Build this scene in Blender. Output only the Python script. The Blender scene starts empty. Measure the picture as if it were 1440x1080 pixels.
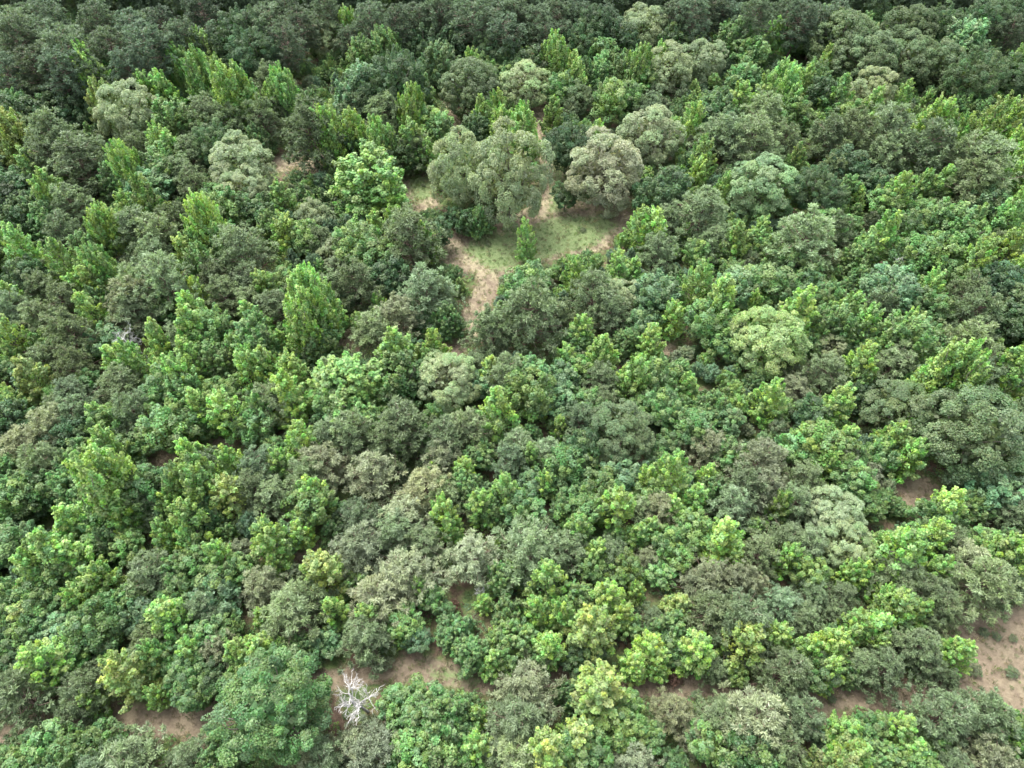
import bpy, math, random
import numpy as np
from mathutils import Vector, Matrix
# every tree read off the photograph: kind, crown-top column, crown-top row, crown width, in thirds of a photo pixel, tile by tile
TILES = [
(0, 0, """k 60 20 200; k 230 10 200; k 420 20 180; k 560 30 170; k 700 20 180; k 860 0 160; k 1130 0 180; k 1260 20 180; k 1380 0 150; k 90 90 220; k 300 110 230; k 480 130 190; k 640 120 200; k 160 190 210; k 30 210 190; k 280 230 200; k 560 220 170; k 1190 100 180; k 790 100 170;
d 1000 50 210; d 1080 140 180; y 880 110 130; g 400 210 140; b 480 230 150; g 770 190 110; g 860 205 130; g 920 240 100; g 980 285 150; g 1050 330 110; g 630 280 110; g 690 295 100; b 740 400 170;
b 70 350 150; d 130 400 150; d 210 310 130; d 270 340 150; d 330 400 120; y 40 430 150; b 60 470 140; p 870 390 190; p 960 420 170; b 880 470 130; d 900 520 170; b 985 510 90; p 1110 430 160; g 1195 300 120; p 1130 260 160; b 1290 370 120; g 1370 420 150; p 1310 450 230; b 1090 515 110; g 1130 360 80; d 1250 580 200; b 1330 600 120; p 1200 400 120;
p 240 460 220; p 330 560 240; p 200 560 200; p 430 560 180; g 140 600 110; g 730 530 120; g 550 605 130; b 490 660 150; s 640 690 160; p 590 560 150; p 800 560 160; p 760 640 160; b 700 620 150; p 830 720 150; b 1080 790 150; b 960 800 150; g 1190 745 110; g 1190 880 120; p 1200 670 140; b 1290 620 140; p 1390 650 120;
g 220 700 110; g 205 760 110; d 40 690 150; p 300 770 170; g 440 835 140; g 630 750 120; g 545 810 90; p 600 860 190; p 730 850 170; b 500 900 130; d 45 780 130; b 120 800 140; b 190 840 140; p 260 890 150; b 360 950 150; g 880 835 150; g 920 940 110; b 890 770 110; d 60 870 130; g 60 940 110; g 100 950 130; g 280 1010 130; g 400 1000 150; p 680 900 190; g 780 980 110; p 1030 930 230; p 650 1010 170; g 830 960 100; b 1140 900 120; o 1400 1000 140; b 1290 930 130; p 1350 940 140; b 860 1030 140"""),
(480, 0, """g 20 20 100; k 130 0 170; k 250 20 170; k 330 0 170; k 420 0 170; k 560 10 190; k 640 0 170; k 720 0 170; k 820 0 170; k 900 0 150; k 1000 0 140; k 1100 0 150; k 480 70 140; k 230 100 130; k 690 80 170; k 860 90 140; d 1070 30 160; d 1000 90 150; o 1340 20 120; k 1410 0 150; d 1400 100 130; d 1180 100 130; k 40 100 120; o 20 130 90; b 90 160 130; b 190 140 140; d 350 120 130; d 480 120 130; g 550 185 100; d 640 160 140; b 690 180 120; d 790 190 140; b 600 230 120; b 690 260 110;
d 230 235 230; b 290 280 150; s 420 190 150; s 90 285 200; p 180 375 190; p 60 390 150; b 630 290 110; g 970 200 100; b 1090 160 120; b 1100 230 110; g 1250 185 110; b 1190 230 120; b 1030 250 100; b 930 290 130; g 990 260 100; g 895 405 90; g 890 480 70; d 950 520 170; b 1135 350 130; b 1260 250 120; o 1370 190 190; g 1350 180 80; b 1210 340 110; p 1300 380 120;
g 300 385 120; g 290 480 120; b 390 450 140; g 60 455 120; g 165 465 140; p 210 490 120; b 420 510 110; g 590 415 90; d 560 490 110; g 655 400 100; g 665 460 100; g 765 435 130; g 720 470 90; p 320 560 140; g 380 585 80; d 240 560 140; p 140 530 130; d 50 560 110; p 1030 540 120; g 1080 510 90;
p 290 870 240; g 205 870 60; g 140 885 90; b 70 920 180; b 150 980 170; g 360 935 100; g 575 985 90; b 585 870 100; d 530 890 90; d 640 895 90; d 480 880 80; p 890 1030 110; b 1000 1045 80; g 1320 865 120; p 1100 980 180; g 1170 1050 80; p 1330 960 160; d 1390 700 150; d 1300 760 150; p 1380 840 150"""),
(960, 0, """k 40 0 170; k 150 0 140; k 300 0 180; k 480 0 180; k 640 0 140; k 200 20 130; k 420 10 140; o 90 160 160; b 220 60 150; b 290 140 130; g 390 75 90; g 340 120 70; b 460 85 120; b 590 50 130; b 640 60 150; c 770 120 230; b 760 60 130; g 855 85 60; c 940 40 200; c 960 150 200; d 840 0 110; d 1100 20 170; d 1250 10 170; d 1370 0 150; g 1280 75 70; s 1180 90 180; b 1110 60 110; c 1080 200 170; d 1250 170 150; b 1300 135 110; d 1230 210 200; k 1380 70 150; g 1420 170 110; d 1400 230 150;
g 430 250 120; g 510 270 80; g 600 200 80; b 560 250 110; g 660 290 110; b 260 250 120; g 240 335 110; g 350 320 110; p 330 410 180; g 460 360 100; b 480 430 120; d 590 330 110; o 800 285 180; g 790 380 110; b 730 410 130; g 1060 390 130; b 1190 390 100; g 1340 380 170; b 1260 420 110; d 150 400 150; b 130 390 130; g 40 425 100; p 210 470 200; p 130 500 150; p 300 500 200; p 420 540 150; p 600 480 180; p 720 460 200; p 880 430 220; p 1040 480 230; p 1180 560 220; p 1290 600 230; g 1170 470 110; g 1260 490 110; g 1300 530 100; g 1390 530 130; g 1420 630 120;
g 80 560 120; g 230 590 60; p 380 600 130; g 470 620 90; p 620 640 140; d 700 620 150; p 840 550 170; b 920 570 70; g 1020 590 90; g 1100 680 100; g 1020 690 90; p 1240 650 220; g 170 730 80; g 290 640 60; b 30 640 90; g 60 670 80; g 450 750 80; b 690 740 120; g 735 790 70; g 910 720 110; b 860 790 120; p 80 770 220; d 800 700 130; b 620 880 130; b 1130 830 200; b 1000 830 110; g 1230 850 100; g 1390 800 130; b 1330 860 120; d 1290 780 150;
p 500 890 240; g 340 895 90; b 330 950 130; p 640 900 150; g 830 880 130; b 980 900 150; b 1150 910 170; g 1210 930 100; g 1390 920 120; p 130 930 150; g 220 940 110; b 60 1000 110; b 440 1030 140; b 750 1000 130; b 960 1000 150; b 1080 960 170; g 1230 990 130; g 10 940 60; p 1330 960 130; p 580 980 150"""),
(0, 360, """d 120 10 150; g 370 10 130; g 320 60 110; p 180 50 170; p 270 90 200; g 45 85 110; p 60 140 160; b 400 120 130; g 390 140 120; p 700 0 230; p 580 10 200; P 560 90 210; p 560 130 190; g 810 130 130; b 690 150 120; g 830 200 140; g 830 95 90; b 900 230 150; p 960 90 150; p 890 0 160; p 1030 20 160; p 1150 120 150; g 1060 180 120; b 1080 240 180; g 1310 20 180; b 1360 240 140; b 1210 50 120; g 1100 40 100; p 1400 60 150; p 1030 110 140;
d 60 230 90; g 45 250 120; p 310 210 210; p 170 170 170; s 430 280 140; g 670 270 110; p 760 260 140; g 810 310 140; b 880 340 160; g 490 340 110; g 560 350 120; p 180 360 150; p 330 380 170; p 500 440 190; b 30 410 110; g 50 370 80; b 190 290 110; g 990 310 100; g 1030 360 130; g 1130 360 120; g 1185 290 80; g 1220 380 120; p 930 390 120; b 1350 290 140; g 680 420 90; g 760 400 140; b 700 480 160; b 770 480 170; p 320 500 170; b 370 480 110; p 560 570 190; g 850 550 130; b 930 510 130; g 970 540 150; b 890 600 130; g 30 520 110; g 60 560 100; d 50 620 150; p 250 560 150; g 430 580 120; b 460 640 140; P 220 620 190; p 320 570 170; g 1090 565 120; b 1070 640 150; g 1190 475 160; p 1170 520 200; g 1250 540 100; b 1430 560 150; g 1270 700 120; p 1380 680 150; b 1160 760 110;
b 560 740 120; d 330 690 140; b 350 770 170; g 470 790 220; d 210 750 120; P 100 700 190; p 170 770 200; b 30 830 150; g 810 765 120; g 860 760 110; p 860 800 150; g 720 830 120; g 820 830 190; g 980 795 110; p 1100 810 190; g 1180 810 110; P 1350 770 210; p 1280 850 190; g 1330 905 130; b 1310 960 170; b 620 890 200; b 480 870 120; b 290 900 180; b 420 920 170; b 100 900 180; b 50 960 160; g 530 970 130; g 430 980 130; g 720 960 120; g 800 990 170; p 1080 900 170; p 1160 930 180; b 1240 1010 150; g 330 1010 150; d 150 980 130; p 640 960 160; b 880 1020 140"""),
(480, 360, """p 60 20 190; d 200 10 150; p 370 30 210; g 490 0 110; g 560 -20 100; g 530 40 100; b 540 110 130; d 20 110 100; g 160 150 70; P 230 160 180; p 120 240 170; b 150 210 100; b 350 200 90; p 420 100 130; b 450 200 120; g 400 310 110; b 240 390 220; g 370 350 100; d 300 340 110; b 780 20 170; g 575 205 80; b 650 130 90; p 930 170 120; p 1060 60 180; o 1180 95 150; p 1130 160 170; g 990 0 100; g 1060 0 80; g 1170 0 90; g 1230 0 80; s 1330 70 170; g 1400 160 110; d 1310 130 140; b 1000 290 110; g 950 360 90; g 1110 310 110; g 1090 340 110; b 1200 300 110; g 1310 275 110; s 1270 220 120;
s 590 480 120; p 560 380 130; g 640 390 110; p 700 420 190; b 820 430 160; b 790 490 190; g 820 560 90; b 870 530 120; s 930 460 130; p 1090 430 160; b 1010 420 110; b 1350 430 150; b 1420 420 100; b 1330 540 150; b 180 490 120; b 90 580 170; p 260 600 230; p 60 660 190; p 220 680 200; p 520 640 190; p 430 680 190; g 240 735 90; g 350 700 90; P 430 780 170; b 590 770 120; p 740 720 170; b 800 700 80; g 800 785 100; p 720 790 150; b 930 660 90; g 920 660 80; p 870 760 130; s 900 560 130; b 1060 560 130; p 1000 620 150; p 1100 540 130; b 1270 590 110; b 1400 610 120; d 1010 740 150;
P 350 880 220; p 430 930 170; g 510 835 100; b 530 900 130; g 390 870 70; g 690 910 130; b 620 990 130; g 590 990 110; p 80 1010 180; P 280 1000 200; g 420 1010 130; b 940 830 150; s 820 900 120; g 870 900 100; s 1180 840 150; b 1090 900 180; g 1170 960 150; g 1290 880 100; g 1400 820 150; b 1310 930 130; P 1340 1000 150; g 1400 1000 100; b 770 990 160; b 960 950 140; b 1000 1000 150; p 1270 1010 120; b 1370 740 110; b 1040 820 100"""),
(960, 360, """g 60 0 140; s 230 60 170; b 200 10 100; g 160 100 150; b 330 30 170; b 430 40 160; b 540 40 110; g 300 150 90; b 110 180 160; g 480 130 150; b 560 140 120; s 520 60 110; s 880 30 190; b 750 30 110; p 830 130 150; s 990 120 130; g 700 130 120; g 770 190 130; b 620 90 130; g 1050 30 110; b 1130 20 120; p 1210 70 170; d 1320 40 170; p 1390 130 150; g 1370 0 90; p 1230 150 200; p 1210 250 230; b 1080 160 130; b 640 200 170; g 950 200 130; s 730 270 140; b 930 240 220; b 800 290 120; b 1010 270 160; d 1390 200 150;
b 170 260 150; b 220 340 110; o 630 320 130; p 620 390 190; b 530 310 110; g 760 350 130; p 900 340 200; b 740 440 120; s 1150 420 240; b 1000 450 150; p 1310 420 160; g 1400 360 150; d 760 520 130; g 1420 540 80; g 30 475 90; b 440 590 80; g 690 680 110; P 490 480 150; d 540 590 150; b 330 560 110; b 120 560 130; s 190 630 110; b 100 620 100; c 920 530 250; g 950 640 100; g 890 680 130; s 1310 880 180; b 850 760 130; d 1060 860 170; p 1420 600 120;
b 60 660 140; P 110 710 170; b 200 760 130; P 330 760 220; p 260 850 200; p 500 860 170; b 570 700 180; b 680 760 150; b 460 740 130; g 610 810 100; P 690 820 140; b 710 880 150; P 780 850 130; g 60 945 110; g 100 870 80; b 130 920 120; g 410 980 100; P 340 900 180; p 200 960 180; o 640 990 200; b 880 960 130; g 930 960 110; g 1120 950 130; b 1240 990 120; b 1050 1010 150; b 790 990 120; p 1380 980 150; p 480 960 160"""),
(0, 720, """b 60 40 180; g 220 50 180; g 300 70 160; g 130 140 160; b 260 170 190; b 380 20 160; b 460 50 140; g 690 20 110; g 800 60 100; g 420 180 140; b 540 80 130; p 630 150 200; g 920 95 120; b 820 140 150; P 1010 100 110; b 740 180 130; b 910 200 150; b 1010 180 120; g 1150 20 150; s 1210 60 110; g 1260 20 100; g 1160 140 100; p 1230 300 250; p 1330 280 170; g 1410 350 110; s 900 270 170; p 860 330 150; b 750 270 130; b 550 280 130; g 340 270 130; b 290 310 130; b 470 340 160; s 570 370 140; g 710 340 160; b 650 390 110; b 420 390 190; s 260 420 160; b 180 300 160; b 60 270 150; y 100 340 130; b 30 380 130; d 190 420 130; b 90 480 130; d 30 500 120; b 350 460 150; p 630 460 180; g 660 520 130; g 790 500 120; b 880 450 150; P 920 490 180; b 970 430 110; g 1110 390 80; g 1010 520 130; g 1110 500 150; b 1190 540 110; b 1280 520 120; s 1380 500 110; g 200 515 170; d 250 560 140; b 520 720 180; p 360 640 180; p 100 650 250; d 50 580 140; g 380 730 110; p 330 750 170; b 440 760 120; p 620 540 140; b 780 610 150; b 820 680 150; d 910 630 130; b 800 770 140; g 660 720 90; b 720 540 120; g 1030 570 110;
b 60 890 150; b 200 900 180; b 320 900 150; b 430 900 170; p 560 920 260; b 100 970 170; b 260 980 150; b 870 870 150; b 920 930 160; p 820 960 170; p 1370 940 200; P 1310 960 170; b 40 1010 130;  p 430 1010 200; b 900 1010 140"""),
(480, 720, """P 90 20 230; p 230 0 180; g 460 0 100; p 340 40 190; P 280 130 250; P 170 230 250; P 560 70 230; p 790 20 260; b 690 200 140; b 380 310 110; g 120 370 120; g 250 475 80; s 310 480 110; g 740 250 60; b 710 340 130; g 600 340 70; b 270 390 140; b 470 430 130; b 1000 280 130; g 1080 95 110; b 1060 180 110; g 1120 280 130; g 930 360 120; g 1190 370 110; g 1240 280 80; P 1290 140 110; b 1350 200 110; p 1130 100 150; b 1180 170 130; g 1000 0 120; g 1250 20 100; g 1300 10 90; b 1380 70 130; b 1420 130 110; p 960 60 170; g 870 490 130; b 700 470 180; b 760 470 120; g 630 570 110; b 550 520 150; b 560 600 130; b 850 570 120; d 1000 580 110; g 1300 510 120; g 1340 570 110; g 1240 580 110; b 1400 520 130; p 1310 390 110; b 1210 430 100; b 1390 430 140; d 1060 560 100; b 1420 580 80;
p 760 780 250; p 750 900 230; y 640 685 110; g 580 815 90; g 570 920 140; b 390 760 230; b 290 650 120; b 240 760 150; b 330 720 200; b 480 760 150; b 400 870 200; b 310 940 190; b 480 860 140; b 960 720 110; y 860 920 190; y 1000 880 160; b 1030 930 180; b 1150 830 160; b 1200 880 150; P 1330 680 200; P 1390 760 180; P 1250 970 180; P 140 890 240; P 60 900 180; y 160 1050 80; p 440 1030 160; p 640 980 150; b 540 980 110; b 1400 1000 100; b 1290 880 120"""),
(960, 720, """b 50 0 150; g 190 0 160; p 310 80 170; g 210 135 100; p 420 30 150; p 530 60 170; g 900 30 180; g 1050 10 140; b 970 60 130; b 920 90 120; P 1210 110 200; p 1270 180 250; g 1390 55 180; p 1390 230 150; p 1130 30 150; b 1290 60 130; g 700 190 90; p 930 170 200; g 1080 170 110; P 100 200 170; P 60 240 150; P 220 190 180; P 300 240 140; p 250 330 230; p 120 330 210; p 430 300 170; p 550 270 130; p 660 290 130; b 540 190 130; g 850 275 100; g 920 310 150; g 990 350 110; g 830 400 110; p 1060 260 200; p 1090 320 170; g 740 390 110; g 400 430 120; s 330 430 120; g 60 490 150; p 510 350 150; p 480 400 130; g 640 480 130; g 710 460 90; p 650 370 110; g 610 590 130; g 820 490 80; p 880 470 150; p 1000 470 190; p 860 580 180; p 750 590 130; p 420 560 220; p 1040 560 140; p 130 600 120; d 560 600 150; b 700 620 100; p 1100 650 100; b 230 650 80;
P 60 680 230; p 160 780 180; P 300 760 280; p 470 770 210; P 60 850 150; b 110 880 160; b 270 940 220; p 410 900 190; b 190 1000 120; g 690 840 120; b 810 840 130; b 750 870 110; p 1080 740 230; p 1280 760 230; p 1200 800 170; b 1380 830 130; b 1070 910 110; g 970 930 110; P 1300 940 230; g 1420 930 100; g 720 930 170; y 650 1000 200; b 830 960 130; b 1020 990 130; b 910 1000 130; p 1140 1000 150"""),
]
# the trees one would point at: kind, column, row, width in photo pixels, how the other labels refer to it, label
MARKS = [
("o",463,25,57,"the oak among dark pines","pale knobbly round oak standing out against the tall dark pine wood"),
("y",147,107,47,"the yellowing tree","yellow-green tree peeping out behind a broad grey-green dome-shaped oak"),
("o",182,115,84,"the grey-green dome oak","broad grey-green dome oak partly covering a yellow-green tree behind it"),
("g",227,176,44,"the twin-topped lime tree","bright lime sweetgum with a forked twin top above blue-green scrub"),
("o",340,193,88,"the oak by the strip","big pale grey-green oak at the end of the short bare strip"),
("o",343,238,70,"the lower leaning oak","grey-green round oak pressed against the front of a paler bigger oak"),
("o",443,280,50,"the small silvery dome","small smooth silvery green dome tree between sweetgums"),
("o",903,10,68,"the oak at the wood edge","pale broad oak at the edge of the tall dark wood above the clearing"),
("c",661,83,82,"the smooth grey dome","smooth dull grey-green dome tree next to a paler white-topped oak"),
("f",738,88,70,"the white-topped oak","whitish green round oak behind the clearing, beside a dull grey dome"),
("g",783,50,42,"the tall lime spire","tall lime green sweetgum spire at the foot of the dark wood"),
("c",810,115,50,"the grey column tree","tall dull grey-green column tree at the end of the northern track"),
("o",645,185,82,"the darker twin oak","darker grey-green oak joined to the huge pale oak in the clearing"),
("o",716,182,106,"the huge clearing oak","huge pale oak with lumpy crown in the middle of the grassy clearing"),
("q",848,187,108,"the buff oak","buff brown-tinged broad oak on the bare ground beside the clearing track"),
("o",916,150,86,"the tall pale oak","tall pale green oak close behind the buff brown-tinged oak"),
("r",518,209,96,"the bright round tree","bright green rounded broad tree beside the pale grass opening"),
("d",795,257,36,"the dark round shrub","dark green rounded shrub tree at the foot of the buff oak"),
("d",617,306,42,"the dark bush","dark green rounded bush tree on the bare path near the huge oak"),
("g",741,310,28,"the lone cone tree","lone bright green cone-shaped sweetgum in the open grass"),
("g",601,312,30,"the slim cone tree","slim bright cone-shaped sweetgum next to a dark rounded bush"),
("g",900,290,42,"the lime tree by the clearing","tall lime sweetgum at the corner of the grassy clearing"),
("c",1183,18,88,"the dull green dome","wide dull green dome tree below the far dark wood edge"),
("g",1269,112,34,"the upper lime tree","bright lime tree standing alone against a shaded dark pine group"),
("l",1153,186,42,"the pale spire","pale mint green pointed tree next to a browned pine bough"),
("m",1073,223,90,"the mint dome","broad mint green dome tree touching a darker round tree"),
("d",1150,234,70,"the deep green dome","deep green round dome tree touching a broad mint dome"),
("g",433,400,66,"the fresh green tree","fresh green broad sweetgum with several rounded tops in the thicket"),
("y",42,497,52,"the yellow-topped tree","sweetgum with a yellow tinged top among grey pines"),
("r",485,496,112,"the broad bright tree","broad bright green many-topped tree beside a short bare patch"),
("b",240,566,73,"the round green tree","round mid green broadleaf tree beside a bare brown gap"),
("g",150,594,54,"the lime plume tree","tall lime sweetgum plume above a blue-green neighbour"),
("y",322,662,58,"the yellow-lime tree","brightest yellow-lime sweetgum standing among green saplings"),
("g",561,455,60,"the pale lime tree","pale lime pointed sweetgum rising from a dark green broad tree"),
("p",745,392,102,"the wide grey pine","wide grey-olive pine with open branching just below the clearing"),
("p",692,426,74,"the layered pine","layered grey-green pine beside the lower end of the dirt path"),
("g",817,441,38,"the small lime dome","small fresh lime tree at the edge of a dark pine group"),
("f",628,494,90,"the pale dome oak","pale knobbly dome oak at the lower end of the dirt path"),
("g",703,543,58,"the egg-shaped lime tree","large bright lime egg-shaped tree in front of a pale dome oak"),
("g",890,497,50,"the airy lime tree","airy yellowish lime tree with loose branches above bluish foliage"),
("c",875,567,90,"the dull round tree","dull dark green round tree with even texture in the thicket"),
("P",527,634,77,"the tan pine","tan grey rounded pine above a group of pale brushy pines"),
("l",1080,434,100,"the lime oak","large pale lime oak with big lumpy crown in a dark green surround"),
("g",1337,471,80,"the flat-topped tree","yellow-green flat-topped spreading tree above blue-green foliage"),
("g",1083,525,50,"the vine-hung tree","bright green vine-hung tree with drooping lumps beside a dark gap"),
("g",1177,538,50,"the vine tower","upright bright green vine-covered tower with a rounded head"),
("c",1360,545,136,"the great dark oak","very large dark green dome oak with even fine texture"),
("g",1283,607,48,"the lime tree by the oak","bright lime tree against the flank of the very large dark oak"),
("y",450,770,64,"the golden-tipped tree","yellowish golden-tipped bushy tree with a small dead snag beside it"),
("P",367,793,68,"the brownish pine","brownish grey loose pine between green thicket and a golden-tipped tree"),
("y",177,910,68,"the yellow-green tree","rounded yellow-green tree just above the wide patch of dirt track"),
("e",383,925,150,"the big feathery tree","very large mid green feathery tree beside the dirt track"),
("g",590,806,38,"the glossy sapling","glossy bright green sapling beside pale brushy pines"),
("p",517,860,76,"the round grey pine","round pale grey-green pine right above the bare dirt track"),
("g",770,784,58,"the round lime tree","round pale lime tree rising over darker shrubs"),
("g",757,832,44,"the deep green bush","smooth deep green bush tree in front of a round pale lime tree"),
("y",833,850,70,"the yellow-tipped dome","wide yellow-tipped green dome tree above the dirt track"),
("y",953,827,42,"the orange-tipped tree","small yellow-green tree with orange-tinged tips"),
("P",743,930,84,"the grey pine by the track","big brushy grey pine reaching over the dirt track"),
("y",847,937,76,"the yellow tree","tall yellow sweetgum on the near side of the dirt track"),
("f",1187,728,76,"the pale round dome","pale grey-green smooth round dome tree among dull pines"),
("g",1107,758,42,"the mint-lime tree","pale mint-lime sweetgum standing above dull grey pines"),
("g",1210,783,38,"the upper plume","light lime plume tree in front of a pale round dome"),
("y",1048,870,64,"the yellow mop tree","spreading yellow mop-headed tree surrounded by grey pines"),
("g",1137,890,44,"the track-side lime tree","yellow-lime sweetgum above the bare strip of dirt track"),
("g",1347,890,44,"the tree by the bare ground","rich green bushy tree at the edge of the bare brown ground"),
("g",1260,995,44,"the round-headed tree","bright green round-headed tree just below the dirt track"),
]
# bare snags: column, row of the top, crown width, photo pixels, lean, label
SNAGS = [
(506,950,68,0.12,"the white snag","bone white dead tree with many bare forked branches below the dirt track"),
(190,446,40,0.28,"the grey snag","leaning silvery dead tree with lichen grey twigs between sweetgums"),
(1250,330,40,0.35,"the forked snag","thin bleached dead tree with forked bare stems in green foliage"),
(452,793,22,0.1,"the small snag","small pale dead top poking out beside a golden-tipped tree"),
(680,820,24,0.12,"the slim snag","slim whitish dead tree among dull brushy pines"),
(750,677,24,0.1,"the tiny snag","tiny grey bare dead top surrounded by lime saplings"),
]
# browned pines and small bushes on open ground
BROWN = [(1182,180,24,"small red-browned dying pine beside a pale mint spire"),
         (637,842,22,"small rust red dying pine beside pale brushy pines"),
         (950,940,24,"small rust brown dying pine at the edge of the dirt track"),
         (222,940,22,"small rust brown dying pine beside a rounded yellow-green tree")]
BUSH = [(1384,884,15,"small fresh green bush on the bare brown ground"),(1402,890,13,"low grey-green bush with dead twigs on the bare brown ground"),
        (1424,938,18,"dull olive bush on the bare ground near the track"),(1372,935,20,"dark green low bush beside a rich green bushy tree"),
        (1425,893,12,"pale dry little bush on the upper bare brown ground"),(1170,978,12,"small green bush in the middle of the bare dirt track strip"),
        (820,320,9,"tiny dark bush on the clearing grass below the buff oak"),(595,258,7,"tiny dark bush in the pale grass opening"),
        (630,1010,26,"pale yellowish bush with dry stems below the dirt track"),(540,925,24,"dull green bush on the upper bank of the dirt track"),
        (685,338,10,"small green weed bush on the bare path by the huge oak")]
# ------------------------------------------------------------------ scene, camera
scn = bpy.context.scene
COL = scn.collection
PITCH = math.radians(52.0); CAM_H = 75.0; LENS = 24.3; F = 1440*LENS/36.0
FWD = np.array([0, math.cos(PITCH), -math.sin(PITCH)]); UP = np.array([0, math.sin(PITCH), math.cos(PITCH)]); RIGHT = np.array([1., 0, 0])
CAM = np.array([0., 0., CAM_H])
cd = bpy.data.cameras.new('camera'); cam = bpy.data.objects.new('camera', cd); COL.objects.link(cam)
cd.lens = LENS; cd.sensor_width = 36; cd.clip_start = .5; cd.clip_end = 6000
cam.location = (0, 0, CAM_H); cam.rotation_euler = (math.pi/2-PITCH, 0, 0); scn.camera = cam
def ray(u, v):
    d = FWD + RIGHT*((u-720)/F) + UP*(-(v-540)/F)
    return d
def at(u, v, z=0.0):
    d = ray(u, v); t = (z-CAM_H)/d[2]
    return CAM + d*t
def proj(p):
    q = np.asarray(p)-CAM; dz = q@FWD
    return 720+F*(q@RIGHT)/dz, 540-F*(q@UP)/dz, dz
rng = np.random.default_rng(11)
random.seed(11)

# ------------------------------------------------------------------ materials
def nodes_of(m):
    m.use_nodes = True; nt = m.node_tree; nt.nodes.clear()
    return nt, nt.nodes, nt.links
def leaf_material(name, instancer=False, rough=.5, trans=.36, spec=.3, hue=.04):
    m = bpy.data.materials.new(name); nt, N, L = nodes_of(m)
    out = N.new('ShaderNodeOutputMaterial'); mix = N.new('ShaderNodeMixShader'); mix.inputs[0].default_value = trans
    pr = N.new('ShaderNodeBsdfPrincipled'); pr.inputs['Roughness'].default_value = rough; pr.inputs['Specular IOR Level'].default_value = spec
    tr = N.new('ShaderNodeBsdfTranslucent')
    if instancer:
        src = N.new('ShaderNodeAttribute'); src.attribute_type = 'INSTANCER'; src.attribute_name = 'tint'; col = src.outputs['Color']
    else:
        src = N.new('ShaderNodeObjectInfo'); col = src.outputs['Color']
    var = N.new('ShaderNodeAttribute'); var.attribute_name = 'leafvar'
    sep = N.new('ShaderNodeSeparateColor'); L.new(var.outputs['Color'], sep.inputs[0])
    hs = N.new('ShaderNodeHueSaturation')
    h = N.new('ShaderNodeMapRange'); h.inputs[3].default_value = .5-hue; h.inputs[4].default_value = .5+hue; L.new(sep.outputs[0], h.inputs[0]); L.new(h.outputs[0], hs.inputs['Hue'])
    vv = N.new('ShaderNodeMapRange'); vv.inputs[3].default_value = .62; vv.inputs[4].default_value = 1.38; L.new(sep.outputs[1], vv.inputs[0]); L.new(vv.outputs[0], hs.inputs['Value'])
    sv = N.new('ShaderNodeMapRange'); sv.inputs[3].default_value = .76; sv.inputs[4].default_value = 1.1; L.new(sep.outputs[2], sv.inputs[0]); L.new(sv.outputs[0], hs.inputs['Saturation'])
    L.new(col, hs.inputs['Color']); L.new(hs.outputs[0], pr.inputs['Base Color'])
    tc = N.new('ShaderNodeMix'); tc.data_type = 'RGBA'; tc.blend_type = 'MULTIPLY'; tc.inputs[0].default_value = 1.0
    tc.inputs[7].default_value = (1.15, 1.2, .6, 1); L.new(hs.outputs[0], tc.inputs[6]); L.new(tc.outputs[2], tr.inputs[0])
    L.new(pr.outputs[0], mix.inputs[1]); L.new(tr.outputs[0], mix.inputs[2]); L.new(mix.outputs[0], out.inputs[0])
    return m
def bark_material(name, c1, c2, scale=3.0):
    m = bpy.data.materials.new(name); nt, N, L = nodes_of(m)
    out = N.new('ShaderNodeOutputMaterial'); pr = N.new('ShaderNodeBsdfPrincipled'); pr.inputs['Roughness'].default_value = .85
    tex = N.new('ShaderNodeTexNoise'); tex.inputs['Scale'].default_value = scale; tex.inputs['Detail'].default_value = 6
    co = N.new('ShaderNodeTexCoord'); mp = N.new('ShaderNodeMapping'); mp.inputs['Scale'].default_value = (4, 4, .8)
    L.new(co.outputs['Object'], mp.inputs[0]); L.new(mp.outputs[0], tex.inputs[0])
    r = N.new('ShaderNodeValToRGB'); r.color_ramp.elements[0].position = .35; r.color_ramp.elements[1].position = .65
    r.color_ramp.elements[0].color = (*c1, 1); r.color_ramp.elements[1].color = (*c2, 1)
    L.new(tex.outputs[0], r.inputs[0]); L.new(r.outputs[0], pr.inputs['Base Color']); L.new(pr.outputs[0], out.inputs[0])
    return m
M_LEAF = leaf_material('leaf'); M_NEEDLE = leaf_material('needle', rough=.6, trans=.3, spec=.25, hue=.015)
M_LEAF_I = leaf_material('leaf_scattered', True); M_NEEDLE_I = leaf_material('needle_scattered', True, .6, .3, .25, .015)
M_BARK = bark_material('bark', (.05, .04, .03), (.15, .125, .1)); M_PINEBARK = bark_material('pine_bark', (.07, .045, .032), (.17, .12, .09))
M_DEAD = bark_material('bleached_wood', (.24, .23, .21), (.48, .46, .43), 5)
M_GREYDEAD = bark_material('grey_wood', (.2, .2, .18), (.42, .43, .39), 5)

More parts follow.
